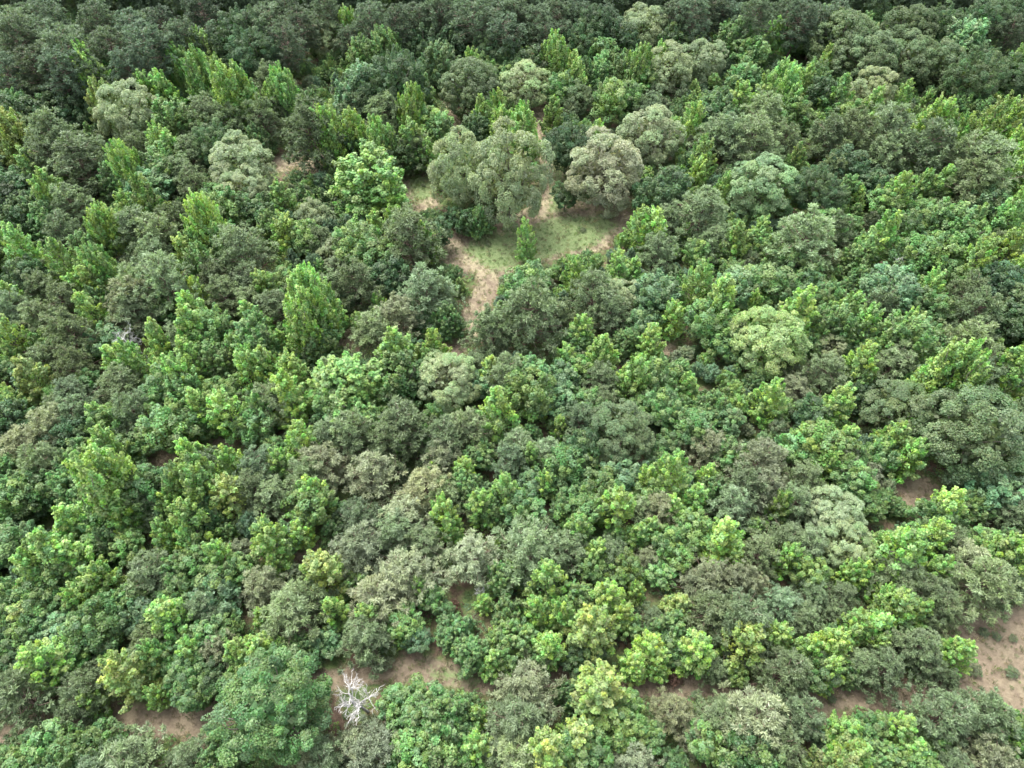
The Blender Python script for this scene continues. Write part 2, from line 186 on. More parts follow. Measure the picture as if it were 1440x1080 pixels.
# ------------------------------------------------------------------ foliage geometry (numpy)
def unit(a): return a/np.maximum(np.linalg.norm(a, axis=-1, keepdims=True), 1e-9)
def rdir(g, n):
    return unit(g.normal(size=(n, 3)))
class Cloud:                                   # leaves gathered before they become one mesh
    def __init__(s): s.p = []; s.n = []; s.l = []; s.w = []; s.c = []; s.t = []
    def add(s, p, n, l, w, c, t=None):
        k = len(p); s.p.append(p); s.n.append(unit(n)); s.l.append(np.broadcast_to(l, (k,))); s.w.append(np.broadcast_to(w, (k,))); s.c.append(np.broadcast_to(c, (k, 3)))
        s.t.append(t if t is not None else np.full((k, 3), np.nan))
    def mesh(s, name, mat, g):
        p = np.concatenate(s.p); n = np.concatenate(s.n); l = np.concatenate(s.l)[:, None]; w = np.concatenate(s.w)[:, None]; c = np.concatenate(s.c); t = np.concatenate(s.t)
        r = rdir(g, len(p)); t = np.where(np.isnan(t), r, t); t = unit(t - n*np.sum(t*n, 1, keepdims=True)); b = np.cross(n, t)
        k = len(p); fold = n*(w*.35)
        v = np.stack([p-t*l, p+b*w+fold, p+t*l, p-b*w+fold], 1).reshape(-1, 3).astype(np.float32)
        me = bpy.data.meshes.new(name); me.vertices.add(4*k); me.vertices.foreach_set('co', v.ravel())
        me.loops.add(4*k); me.loops.foreach_set('vertex_index', np.arange(4*k, dtype=np.int32))
        me.polygons.add(k); me.polygons.foreach_set('loop_start', np.arange(0, 4*k, 4, dtype=np.int32))
        a = me.attributes.new('leafvar', 'FLOAT_COLOR', 'FACE')
        cc = np.concatenate([np.clip(c, 0, 1), np.ones((k, 1))], 1).astype(np.float32); a.data.foreach_set('color', cc.ravel())
        me.update(calc_edges=True); me.materials.append(mat); return me
def var(g, k, base=None):
    b = g.random(3) if base is None else base
    return np.clip(.5 + (b-.5)*.75 + g.normal(size=(k, 3))*.2, 0, 1)
def tube_rings(paths, sides=6):                # list of (points, radii) -> verts, faces
    V = []; Fc = []; o = 0
    for P, R in paths:
        P = np.asarray(P, float); k = len(P)
        d = unit(np.gradient(P, axis=0)); ref = np.where(np.abs(d[:, 2:3]) > .9, [[1., 0, 0]], [[0, 0, 1.]])
        a = unit(np.cross(d, ref)); b = np.cross(d, a)
        an = np.arange(sides)/sides*2*math.pi
        ring = P[:, None]+(a[:, None]*np.cos(an)[None, :, None]+b[:, None]*np.sin(an)[None, :, None])*np.asarray(R)[:, None, None]
        V.append(ring.reshape(-1, 3))
        for i in range(k-1):
            for j in range(sides):
                Fc.append((o+i*sides+j, o+i*sides+(j+1) % sides, o+(i+1)*sides+(j+1) % sides, o+(i+1)*sides+j))
        Fc.append(tuple(o+(k-1)*sides+j for j in range(sides))); o += k*sides
    return np.concatenate(V), Fc
def tube_mesh(name, paths, mat, sides=6):
    v, f = tube_rings(paths, sides); me = bpy.data.meshes.new(name); me.from_pydata([tuple(x) for x in v], [], f); me.materials.append(mat)
    me.polygons.foreach_set('use_smooth', [True]*len(f)); me.update(); return me
def limb(g, a, b, r0, r1, n=5, wob=.08):
    a = np.asarray(a, float); b = np.asarray(b, float); t = np.linspace(0, 1, n)[:, None]; L = np.linalg.norm(b-a)
    P = a+(b-a)*t; P[1:-1] += g.normal(size=(n-2, 3))*L*wob
    return P, np.linspace(r0, r1, n)

# --- one template of each kind: unit crown width, base at z=0.  Each returns (crown mesh, trunk mesh)
def ball_clump(cl, g, c, r, out, k, ls, up=.5, squash=.85, spread=.9):
    d = rdir(g, k); d = unit(d+out*spread*.7+np.array([0, 0, up*.6])); rr = r*(.55+.5*g.random(k)**.6)
    p = c+d*rr[:, None]*np.array([1, 1, squash])
    n = unit(d*.55+np.array([0, 0, up])+g.normal(size=(k, 3))*.42)
    l = ls*(.65+.7*g.random(k)); cl.add(p, n, l, l*.62, var(g, k))
def shoots(cl, g, off, H, Rm, N, z0, pw, sc, ls, k=100, zc=.14):   # one leader: upright tapering sprays round a stem
    tops = []
    for i in range(N):
        t = ((i+.5)/N)**1.3; z = z0+(H-z0)*(zc+(.98-zc)*t)-.5*zc*H*.3; R = Rm*min(1., (t+.20)/.36)*(1-t)**pw*(.76+.46*g.random())
        a = i*2.39996+g.normal()*.4; q = .6+.4*g.random()**.5
        base = np.array([off[0]*(1-.2*t)+math.cos(a)*R*q, off[1]*(1-.2*t)+math.sin(a)*R*q, z]); tops.append(base)
        ax = unit(np.array([math.cos(a), math.sin(a), 0])*(1-.75*t)*.8+np.array([0, 0, .8])+g.normal(size=3)*.15)
        L = sc*(.18+.14*g.random())*(1 if t < .85 else 1.25); rad = sc*(.07+.055*g.random())*(1.1-.35*t)
        s = g.random(k)**.8; aa = g.random(k)*2*math.pi; e1 = unit(np.cross(ax, [1, .3, .1])); e2 = np.cross(ax, e1)
        rr = rad*(1-.75*s)*(.45+.65*g.random(k)**.5); side = e1*np.cos(aa)[:, None]+e2*np.sin(aa)[:, None]
        p = base+ax*((s-.35)*L)[:, None]+side*rr[:, None]+g.normal(size=(k, 3))*.012*sc
        n = unit(side*.6+np.array([0, 0, .6])+ax*.2+g.normal(size=(k, 3))*.42); l = ls*(.6+.8*g.random(k)); cl.add(p, n, l, l*.72, var(g, k))
    k = 10*N; t = g.random(k)**1.3; a = g.random(k)*2*math.pi; R = Rm*.8*np.minimum(1., (t+.2)/.36)*(1-t)**pw*g.random(k)**.5
    p = np.stack([off[0]+np.cos(a)*R, off[1]+np.sin(a)*R, z0+(H-z0)*(.1+.8*t)], 1); cl.add(p, rdir(g, k)+[0, 0, .6], ls*1.3, ls, var(g, k)); return tops
def sweetgum(seed):
    g = np.random.default_rng(seed); cl = Cloud(); H = 1.74*(.9+.22*g.random())
    tops = shoots(cl, g, (0, 0), H, .5*(.9+.25*g.random()), 66, 0, .42+.42*g.random(), .90, .025)
    if g.random() < .35: a = g.random()*6.28; tops += shoots(cl, g, (math.cos(a)*.26, math.sin(a)*.26), H*(.72+.15*g.random()), .28, 30, H*.1, .8, .72, .025)
    br = [limb(g, (0, 0, -.05), (0, 0, H*.92), .022, .004, 8, .012)]
    for b in tops[::3]: br.append(limb(g, (0, 0, b[2]*.82), b, .007, .003, 4))
    return cl.mesh('crown', M_LEAF, g), tube_mesh('trunk', br, M_BARK)
def sweetgum_broad(seed):
    g = np.random.default_rng(seed); cl = Cloud(); H = 1.25*(.92+.18*g.random()); tops = []; br = [limb(g, (0, 0, -.05), (0, 0, H*.8), .024, .005, 8, .02)]
    for i in range(9):
        r = .34*math.sqrt(i/9)*(.9+.25*g.random()); a = i*2.39996+g.normal()*.3; off = (math.cos(a)*r, math.sin(a)*r)
        tp = shoots(cl, g, off, H*(1-.36*(r/.42)**2)*(.88+.16*g.random()), .19*(.85+.35*g.random()), 32, .05, .5+.3*g.random(), .50, .0140, 88)
        tops += tp; br.append(limb(g, (off[0]*.2, off[1]*.2, .15), (off[0], off[1], tp[-1][2]), .010, .003, 5))
    return cl.mesh('crown', M_LEAF, g), tube_mesh('trunk', br, M_BARK)
def broadleaf(seed, fine=False):
    g = np.random.default_rng(seed); cl = Cloud(); H = 1.28*(.9+.22*g.random()); zc = H*.55; rz = H*.43
    N = 170 if fine else 66; r0 = .066 if fine else .102; ls = .0092 if fine else .0235; kk = 220 if fine else 105; tops = []; lean = g.normal(size=2)*.05
    bumps = rdir(g, 11); bumps[:, 2] = np.abs(bumps[:, 2]); amp = .08+.26*g.random(11)
    for i in range(N):
        zz = 1-1.7*(i+.5)/N; a = i*2.39996+g.normal()*.3; s = math.sqrt(max(0, 1-zz*zz)); d = np.array([math.cos(a)*s, math.sin(a)*s, zz])
        w = .72+np.max(amp*np.clip((bumps@d-.66)/.34, 0, 1))+g.normal()*.085
        c = np.array([lean[0]*zz, lean[1]*zz, zc])+d*np.array([.44, .44, rz])*w; tops.append(c)
        if g.random() < .55: ball_clump(cl, g, c, r0*(.6+.75*g.random()), d, kk, ls)
        else:
            ax = unit(d*.8+np.array([0, 0, .75])+g.normal(size=3)*.2); L = r0*2.3*(.8+.5*g.random()); sv = g.random(kk)**.8; aa = g.random(kk)*6.283
            e1 = unit(np.cross(ax, [1, .3, .1])); e2 = np.cross(ax, e1); rr = r0*.9*(1-.75*sv)*(.4+.65*g.random(kk)**.5); sd_ = e1*np.cos(aa)[:, None]+e2*np.sin(aa)[:, None]
            l = ls*(.6+.8*g.random(kk)); cl.add(c+ax*((sv-.4)*L)[:, None]+sd_*rr[:, None], unit(sd_*.6+[0, 0, .6]+g.normal(size=(kk, 3))*.42), l, l*.66, var(g, kk))
    k = 500; p = np.array([0, 0, zc])+rdir(g, k)*np.array([.38, .38, rz*.86])*(g.random(k)**.4)[:, None]*.8; cl.add(p, rdir(g, k)+[0, 0, .6], .04, .03, var(g, k))
    br = [limb(g, (0, 0, -.05), (0, 0, H*.75), .026, .006, 7, .02)]
    for b in tops[::(7 if fine else 3)]: br.append(limb(g, (0, 0, zc*(.35+.4*g.random())), b, .009, .003, 4))
    return cl.mesh('crown', M_LEAF, g), tube_mesh('trunk', br, M_BARK)
def oak(seed, even=False):
    g = np.random.default_rng(seed); cl = Cloud(); H = 1.0*(.94+.12*g.random()); zc = H*.5; rz = H*.48; tops = []
    NL = 34; lob = []
    for i in range(NL):
        zz = 1-1.86*(i+.5)/NL; a = i*2.39996+g.normal()*.25; s = math.sqrt(max(0, 1-zz*zz)); d = np.array([math.cos(a)*s, math.sin(a)*s, zz])
        w = .76+g.normal()*(.025 if even else .095); c = np.array([0, 0, zc])+d*np.array([.42, .42, rz])*w; tops.append(c)
        R = .125*(.8+.45*g.random()); vb = g.random(3); m = 12
        for j in range(m):
            dd = unit(rdir(g, 1)[0]+d*1.0+np.array([0, 0, .45])); cc = c+dd*R*np.array([1, 1, .85])*(.8+.3*g.random()); k = 80
            d2 = unit(rdir(g, k)+dd*.75+np.array([0, 0, .25])); rr = (.040+.02*g.random())*(.5+.55*g.random(k)**.6)
            n = unit(d2*.6+np.array([0, 0, .45])+g.normal(size=(k, 3))*.4); l = .0095*(.65+.7*g.random(k))
            cl.add(cc+d2*rr[:, None], n, l, l*.62, var(g, k, vb*.6+g.random(3)*.4))
    k = 900; p = np.array([0, 0, zc])+rdir(g, k)*np.array([.4, .4, rz*.9])*(g.random(k)**.4)[:, None]*.82; cl.add(p, rdir(g, k)+[0, 0, .6], .03, .022, var(g, k))
    br = [limb(g, (0, 0, -.05), (0, 0, H*.62), .036, .010, 6, .02)]
    for b in tops[::2]: br.append(limb(g, (0, 0, H*(.16+.25*g.random())), b, .013, .003, 5, .05))
    return cl.mesh('crown', M_LEAF, g), tube_mesh('trunk', br, M_BARK)
def needles(cl, g, c, out, r, k, ln, wd, base):
    d = unit(rdir(g, k)+out*.7+np.array([0, 0, .35])); p = c+d*(r*(.25+.6*g.random(k)))[:, None]
    n = unit(np.cross(d, rdir(g, k))+np.array([0, 0, .35])); cl.add(p, n, ln*(.7+.6*g.random(k)), wd, var(g, k, base), d)
def pine(seed):
    g = np.random.default_rng(seed); cl = Cloud(); H = 1.2*(.9+.25*g.random()); br = [limb(g, (0, 0, -.05), (0, 0, H*.94), .024, .005, 8, .012)]
    wh = 10; flat = g.random()
    for i in range(wh):
        t = i/(wh-1); z0 = H*(.16+.74*t); R = .5*(1-.72*t**1.7)*(.9+.2*g.random())
        nb = 7 if t < .75 else 5
        for j in range(nb):
            a = (j+g.random()*.7)/nb*2*math.pi+i*1.1; rr = R*(.6+.6*g.random()); rise = H*(.05+.14*g.random()+.08*t)
            tip = np.array([math.cos(a)*rr, math.sin(a)*rr, z0+rise]); br.append(limb(g, (0, 0, z0), tip, .007, .0025, 4, .05)); vb = g.random(3)
            od = np.array([math.cos(a), math.sin(a), .3])
            for s in (.42, .62, .8, .95, 1.0):
                c = np.array([0, 0, z0])*(1-s)+tip*s+g.normal(size=3)*.038*np.array([1, 1, .7])
                needles(cl, g, c, od, .064*(.7+.7*g.random()), 38, .031, .0078, vb*.5+g.random(3)*.5)
    for j in range(5): needles(cl, g, np.array([g.normal()*.02, g.normal()*.02, H*(.9+.025*j)]), np.array([0, 0, 1.]), .06, 30, .034, .0072, None)
    return cl.mesh('crown', M_NEEDLE, g), tube_mesh('trunk', br, M_PINEBARK)
def tall_pine(seed):
    g = np.random.default_rng(seed); cl = Cloud(); H = 2.3*(.92+.16*g.random()); br = [limb(g, (0, 0, -.05), (0, 0, H*.96), .034, .008, 9, .012)]
    wh = 11
    for i in range(wh):
        t = i/(wh-1); z0 = H*(.40+.52*t); R = .5*math.sqrt(max(.05, 1-(1.05*t-.28)**2/.72))*(.85+.25*g.random())
        for j in range(7):
            a = (j+g.random()*.8)/7*2*math.pi+i*1.1; rr = R*(.7+.42*g.random())
            tip = np.array([math.cos(a)*rr, math.sin(a)*rr, z0+H*.05*(g.random()+t)]); br.append(limb(g, (0, 0, z0-.04), tip, .008, .003, 4, .05)); vb = g.random(3)
            od = np.array([math.cos(a), math.sin(a), .35])
            for s in (.5, .72, .9, 1.02):
                c = np.array([0, 0, z0])*(1-s)+tip*s+g.normal(size=3)*.04; needles(cl, g, c, od, .08*(.8+.5*g.random()), 34, .034, .0085, vb*.5+g.random(3)*.5)
    return cl.mesh('crown', M_NEEDLE, g), tube_mesh('trunk', br, M_PINEBARK)
def bush(seed):
    g = np.random.default_rng(seed); cl = Cloud(); br = []
    for i in range(16):
        a = i*2.4; r = .36*math.sqrt((i+.5)/16); c = np.array([math.cos(a)*r, math.sin(a)*r, .16+.32*(1-(r/.5)**2)*(.7+.5*g.random())])
        ball_clump(cl, g, c, .13*(.7+.6*g.random()), unit(np.array([c[0], c[1], .3])), 60, .034); br.append(limb(g, (0, 0, -.02), c, .008, .004, 4))
    return cl.mesh('crown', M_LEAF, g), tube_mesh('trunk', br, M_BARK)
T = {'sweetgum': [sweetgum(100+i) for i in range(14)], 'broadleaf': [broadleaf(200+i) for i in range(12)], 'sweetgum_broad': [sweetgum_broad(150+i) for i in range(8)], 'broadleaf_fine': [broadleaf(300+i, True) for i in range(4)],
     'oak': [oak(400+i) for i in range(6)], 'oak_even': [oak(450+i, True) for i in range(3)], 'pine': [pine(500+i) for i in range(11)], 'tall_pine': [tall_pine(600+i) for i in range(5)],
     'bush': [bush(700+i) for i in range(4)]}

def normalise(crown, trunk):                   # crown one unit wide and one unit high, so a tree's scale is its size in metres
    n = len(crown.vertices); v = np.empty(3*n, np.float32); crown.vertices.foreach_get('co', v); v = v.reshape(-1, 3)
    lo, hi = np.percentile(v, 1.2, axis=0), np.percentile(v, 98.8, axis=0); sxy = 2/(hi[0]-lo[0]+hi[1]-lo[1]); sz = 1/np.percentile(v[:, 2], 99.7); k = np.array([sxy, sxy, sz]); c = np.array([(hi[0]+lo[0])/2, (hi[1]+lo[1])/2, 0])
    crown.vertices.foreach_set('co', ((v-c)*k).astype(np.float32).ravel()); crown.update()
    for p in trunk.vertices: p.co = Vector((np.array(p.co)-c*min(1, max(0, p.co.z)))*k)
for fam in T.values():
    for pair in fam: normalise(*pair)

# kind: template, object name, category, group, height/width, vertical half extent of the crown / height, tint, tint jitter
K = {
 'g': ('sweetgum', 'sweetgum_tree', 'sweetgum', 'young sweetgums scattered through the regrowth', 1.95, .44, (.172, .300, .064)),
 'y': ('sweetgum', 'sweetgum_tree', 'sweetgum', 'young sweetgums scattered through the regrowth', 1.75, .44, (.205, .285, .072)),
 'b': ('broadleaf', 'broadleaf_tree', 'broadleaf tree', 'green broadleaf trees of the thicket', 1.28, .43, (.108, .198, .056)),
 'r': ('sweetgum_broad', 'broadleaf_tree', 'broadleaf tree', 'green broadleaf trees of the thicket', .95, .43, (.165, .295, .070)),
 'e': ('broadleaf_fine', 'broadleaf_tree', 'broadleaf tree', 'green broadleaf trees of the thicket', 1.15, .43, (.078, .152, .044)),
 'd': ('broadleaf', 'broadleaf_tree', 'broadleaf tree', 'green broadleaf trees of the thicket', 1.25, .43, (.056, .108, .038)),
 's': ('broadleaf', 'broadleaf_tree', 'broadleaf tree', 'green broadleaf trees of the thicket', 1.15, .43, (.104, .190, .078)),
 'o': ('oak', 'oak_tree', 'oak tree', 'pale oaks above the regrowth', 1.0, .46, (.195, .250, .122)),
 'f': ('oak', 'oak_tree', 'oak tree', 'pale oaks above the regrowth', .95, .46, (.205, .275, .120)),
 'm': ('oak_even', 'oak_tree', 'oak tree', 'pale oaks above the regrowth', .95, .46, (.150, .240, .102)),
 'q': ('oak', 'oak_tree', 'oak tree', 'pale oaks above the regrowth', .92, .46, (.220, .248, .140)),
 'l': ('oak', 'oak_tree', 'oak tree', 'pale oaks above the regrowth', 1.0, .46, (.200, .285, .090)),
 'c': ('oak_even', 'oak_tree', 'oak tree', 'pale oaks above the regrowth', 1.0, .46, (.095, .145, .058)),
 'p': ('pine', 'pine_tree', 'pine tree', 'grey-green pines of the regrowth', 1.2, .42, (.136, .190, .090)),
 'P': ('pine', 'pine_tree', 'pine tree', 'grey-green pines of the regrowth', 1.1, .42, (.190, .222, .120)),
 'k': ('tall_pine', 'pine_tree', 'pine tree', 'tall dark pines of the far wood', 1.75, .36, (.080, .122, .066)),
 'z': ('pine', 'pine_tree', 'pine tree', 'grey-green pines of the regrowth', 1.0, .42, (.130, .075, .050)),
 'u': ('bush', 'bush', 'bush', 'low bushes on the open ground', .55, .4, (.085, .115, .050)),
}
STRETCH = {(741, 310): 1.4, (601, 312): 1.3, (716, 182): 1.5, (645, 185): 1.5, (848, 187): 1.12, (182, 115): 1.15, (343, 238): 1.1, (1360, 545): 1.05, (383, 925): 1.1}
def place(kind, u, v, w):                       # photo reading -> ground point, crown width, height (metres)
    asp, half = K[kind][4]*STRETCH.get((u, v), 1), K[kind][5]
    z = 6.0; depth = 90.0
    for _ in range(12):
        W = w*depth/F; h = W*asp; b = h*half; zc = h-b
        sl = math.asin(min(.999, max(.2, -ray(u, v)[2]/np.linalg.norm(ray(u, v)))))
        ext = math.sqrt((W*.42*math.sin(sl))**2+(b*math.cos(sl))**2)
        p = at(u, v+ext*F/depth, zc); depth = (p-CAM)@FWD
    return p[0], p[1], W, h
entries = []                                    # kind, x, y, W, h, u, v, w, label, ref
for ox, oy, s in TILES:
    for e in s.replace('\n', ' ').split(';'):
        e = e.split()
        if len(e) == 4:
            k, u, v, w = e[0], ox+float(e[1])/3, oy+float(e[2])/3, float(e[3])/3
            if k == 'k': w *= .80
            w *= 1.12; x, y, W, h = place(k, u, v, w); entries.append([k, x, y, W, h*(.9+.2*rng.random()), u, v, w, None, None])
darks = [e for e in entries if e[0] == 'k'][::3]
for e in darks:                                 # the far wood stands closer than single crowns show
    u, v, w = e[5]+e[7]*.55, e[6]+rng.uniform(-4, 12), e[7]*.85; x, y, W, h = place('k', u, v, w); entries.append(['k', x, y, W, h, u, v, w, None, None])
for k, u, v, w, ref, lab in MARKS:
    x, y, W, h = place(k, u, v, w); entries.append([k, x, y, W, h, u, v, w, lab, ref])
for u, v, w, lab in BROWN:
    x, y, W, h = place('z', u, v, w); entries.append(['z', x, y, W, h, u, v, w, lab, None])
for u, v, w, lab in BUSH:
    x, y, W, h = place('u', u, v, w); entries.append(['u', x, y, W, h, u, v, w, lab, None])

# ------------------------------------------------------------------ ground: one sheet, cut into ground / track / clearing along grid edges
def world(pts): return np.array([at(u, v)[:2] for u, v in pts])
TRACKS = [(world([(-60, 1040), (60, 1022), (150, 1006), (215, 1004), (270, 1012), (380, 985), (450, 957), (520, 942), (590, 940), (680, 954), (790, 950), (900, 965), (1000, 966), (1130, 980), (1270, 986), (1360, 975), (1440, 975), (1560, 985)]), 1.25),
          (world([(774, 300), (778, 262), (779, 235), (767, 200), (759, 165), (752, 140)]), 2.2), (world([(700, 372), (684, 405), (658, 455), (636, 496)]), 1.8), (world([(612, 352), (650, 330), (720, 312), (775, 290)]), 1.8)]
OPEN = [world(p) for p in ([(1335, 838), (1400, 850), (1520, 850), (1520, 1010), (1390, 1004), (1335, 985), (1352, 930)], [(612, 362), (645, 326), (720, 312), (760, 284), (885, 275), (892, 315), (850, 350), (745, 372), (702, 392), (655, 384)],
         [(556, 238), (612, 252), (618, 290), (590, 300), (548, 306), (562, 268)], [(380, 217), (458, 218), (460, 244), (380, 242)], [(175, 1000), (270, 990), (285, 1040), (180, 1045)], [(596, 938), (686, 945), (682, 968), (606, 960)], [(622, 140), (640, 150), (658, 185), (640, 185)])]
SPOTS = [(world([(u, v)])[0], r) for u, v, r in [(213, 640, 2.4), (222, 658, 2.0), (315, 607, 2.0), (478, 480, 1.7), (466, 496, 1.5), (935, 480, 1.5), (940, 492, 1.3), (1292, 692, 2.2), (1306, 694, 1.6), (405, 722, 1.3), (428, 775, 1.3)]]
def poly_dist(P, poly):                         # signed distance, inside positive
    d = np.full(len(P), 1e9); ins = np.zeros(len(P), bool); n = len(poly)
    for i in range(n):
        a, b = poly[i], poly[(i+1) % n]; ab = b-a; t = np.clip(((P-a)@ab)/(ab@ab), 0, 1); d = np.minimum(d, np.linalg.norm(P-a-t[:, None]*ab, axis=1))
        c = ((a[1] > P[:, 1]) != (b[1] > P[:, 1])); xs = a[0]+(P[:, 1]-a[1])*(b[0]-a[0])/(b[1]-a[1]+1e-12); ins ^= c & (P[:, 0] < xs)
    return np.where(ins, d, -d)
def line_dist(P, L):
    d = np.full(len(P), 1e9)
    for a, b in zip(L[:-1], L[1:]):
        ab = b-a; t = np.clip(((P-a)@ab)/(ab@ab), 0, 1); d = np.minimum(d, np.linalg.norm(P-a-t[:, None]*ab, axis=1))
    return d
def wob(P, s, seed=0):                          # cheap smooth noise
    q = P*s+seed; return (np.sin(q[:, 0]*1.3+2*np.sin(q[:, 1]*.7))+np.sin(q[:, 1]*1.7+1.5*np.sin(q[:, 0]*.9+2))+.6*np.sin(q[:, 0]*3.1+q[:, 1]*2.3))/2.6
def track_mask(P):
    m = np.full(len(P), -1e9)
    for L, hw in TRACKS: m = np.maximum(m, hw-line_dist(P, L))
    return m+wob(P, .8)*.55
def open_mask(P):
    m = np.full(len(P), -1e9)
    for L in OPEN: m = np.maximum(m, poly_dist(P, L))
    for c, r in SPOTS: m = np.maximum(m, r*1.12-np.linalg.norm(P-c, axis=1))
    return m+wob(P, .6, 5)*.7
xs = np.concatenate([[-3000, -1500, -700, -350, -200], np.arange(-130, 130.1, .6), [200, 350, 700, 1500, 3000]])
ys = np.concatenate([[-2500, -900, -300, -100], np.arange(-45, 190.1, .6), [260, 400, 800, 1800, 4000]])
GX, GY = np.meshgrid(xs, ys); P2 = np.stack([GX.ravel(), GY.ravel()], 1)
tm, om = track_mask(P2), open_mask(P2)
grassy = np.clip(np.maximum(poly_dist(P2, world([(766, 185), (778, 190), (795, 240), (790, 300), (770, 300), (778, 240)])), np.maximum(poly_dist(P2, world([(692, 384), (648, 352), (668, 332), (740, 320), (775, 305), (850, 302), (872, 316), (835, 348), (760, 366)])), np.maximum(poly_dist(P2, world([(570, 240), (612, 250), (610, 276), (580, 290)])), poly_dist(P2, world([(605, 940), (680, 946), (676, 962), (612, 955)])))))/5+.46, 0, 1)
GZ = wob(P2, .35, 3)*.12+wob(P2, 1.6, 1)*.04
GZ = np.where((np.abs(P2[:, 0]) > 131) | (P2[:, 1] > 191) | (P2[:, 1] < -46), 0, GZ)
V3 = np.stack([P2[:, 0], P2[:, 1], GZ], 1)
nx, ny = len(xs), len(ys)
i0 = (np.arange(ny-1)[:, None]*nx+np.arange(nx-1)[None]).ravel(); quads = np.stack([i0, i0+1, i0+1+nx, i0+nx], 1)
qt = tm[quads].mean(1) > 0; qo = (om[quads].mean(1) > 0) & ~qt
def ground_material():
    m = bpy.data.materials.new('woodland_ground'); nt, N, L = nodes_of(m)
    out = N.new('ShaderNodeOutputMaterial'); pr = N.new('ShaderNodeBsdfPrincipled'); pr.inputs['Roughness'].default_value = .95; pr.inputs['Specular IOR Level'].default_value = .1
    co = N.new('ShaderNodeTexCoord')
    def noise(s, d=6, r=.6):
        t = N.new('ShaderNodeTexNoise'); t.inputs['Scale'].default_value = s; t.inputs['Detail'].default_value = d; t.inputs['Roughness'].default_value = r; L.new(co.outputs['Object'], t.inputs[0]); return t
    def ramp(src, a, b, c1, c2):
        r = N.new('ShaderNodeValToRGB'); r.color_ramp.elements[0].position = a; r.color_ramp.elements[1].position = b; r.color_ramp.elements[0].color = (*c1, 1); r.color_ramp.elements[1].color = (*c2, 1); L.new(src, r.inputs[0]); return r
    def mix(fac, a, b):
        x = N.new('ShaderNodeMix'); x.data_type = 'RGBA'; L.new(fac, x.inputs[0]); L.new(a, x.inputs[6]); L.new(b, x.inputs[7]); return x.outputs[2]
    litter = ramp(noise(1.5, 8, .75).outputs[0], .38, .64, (.06, .042, .03), (.15, .105, .072))
    weeds = ramp(noise(2.5, 8, .75).outputs[0], .35, .65, (.04, .07, .025), (.11, .14, .05))
    dry = ramp(noise(2.2, 8, .8).outputs[0], .34, .68, (.15, .125, .075), (.32, .285, .185))
    grass = ramp(noise(1.8, 8, .8).outputs[0], .34, .68, (.060, .100, .032), (.170, .195, .095))
    red = ramp(noise(1.7, 8, .8).outputs[0], .34, .68, (.085, .066, .046), (.18, .142, .100))
    at_ = N.new('ShaderNodeAttribute'); at_.attribute_name = 'cover'; sp = N.new('ShaderNodeSeparateColor'); L.new(at_.outputs['Color'], sp.inputs[0])
    def soft(chan, s, amt=.9):                   # ragged edge to a painted cover: worn soil, grass
        n = noise(s, 6, .7); a = N.new('ShaderNodeMath'); a.operation = 'MULTIPLY_ADD'; L.new(n.outputs[0], a.inputs[0]); a.inputs[1].default_value = amt; a.inputs[2].default_value = -amt/2
        b = N.new('ShaderNodeMath'); b.operation = 'ADD'; L.new(chan, b.inputs[0]); L.new(a.outputs[0], b.inputs[1])
        c = N.new('ShaderNodeMapRange'); c.inputs[1].default_value = .38; c.inputs[2].default_value = .62; L.new(b.outputs[0], c.inputs[0]); return c.outputs[0]
    f1 = ramp(noise(.35, 4).outputs[0], .42, .58, (0, 0, 0), (1, 1, 1))
    base = mix(f1.outputs[0], litter.outputs[0], weeds.outputs[0])
    f2 = ramp(noise(.45, 9, .75).outputs[0], .44, .60, (0, 0, 0), (1, 1, 1))
    nr = N.new('ShaderNodeMath'); nr.operation = 'MULTIPLY_ADD'; L.new(sp.outputs[2], nr.inputs[0]); nr.inputs[1].default_value = -.7; nr.inputs[2].default_value = 1
    f3 = N.new('ShaderNodeMath'); f3.operation = 'MULTIPLY'; L.new(f2.outputs[0], f3.inputs[0]); L.new(nr.outputs[0], f3.inputs[1])
    bare = mix(f3.outputs[0], red.outputs[0], dry.outputs[0])
    c = mix(soft(sp.outputs[0], .9), base, bare); c = mix(soft(sp.outputs[1], 1.7, 1.3), c, grass.outputs[0])
    L.new(c, pr.inputs['Base Color'])
    bp = N.new('ShaderNodeBump'); bp.inputs['Strength'].default_value = .8; bp.inputs['Distance'].default_value = .12; L.new(noise(4, 8, .8).outputs[0], bp.inputs['Height']); L.new(bp.outputs[0], pr.inputs['Normal'])
    L.new(pr.outputs[0], out.inputs[0]); return m
M_GROUND = ground_material()
bare_attr = np.clip(np.maximum(tm, om)/2.2+.5, 0, 1)
def ground_part(name, sel):
    q = quads[sel]; used, inv = np.unique(q, return_inverse=True); q = inv.reshape(-1, 4)
    me = bpy.data.meshes.new(name); me.vertices.add(len(used)); me.vertices.foreach_set('co', V3[used].astype(np.float32).ravel())
    me.loops.add(q.size); me.loops.foreach_set('vertex_index', q.astype(np.int32).ravel()); me.polygons.add(len(q)); me.polygons.foreach_set('loop_start', np.arange(0, q.size, 4, dtype=np.int32))
    a = me.attributes.new('cover', 'FLOAT_COLOR', 'POINT'); c = np.stack([bare_attr[used], grassy[used], np.clip((62-V3[used, 1])/25, 0, 1), bare_attr[used]*0+1], 1).astype(np.float32); a.data.foreach_set('color', c.ravel())
    me.update(calc_edges=True); me.polygons.foreach_set('use_smooth', np.ones(len(q), bool)); me.materials.append(M_GROUND)
    o = bpy.data.objects.new(name, me); COL.objects.link(o); o['kind'] = 'structure'; return o
ground_part('ground', ~(qt | qo)); ground_part('dirt_track', qt); ground_part('clearing', qo)

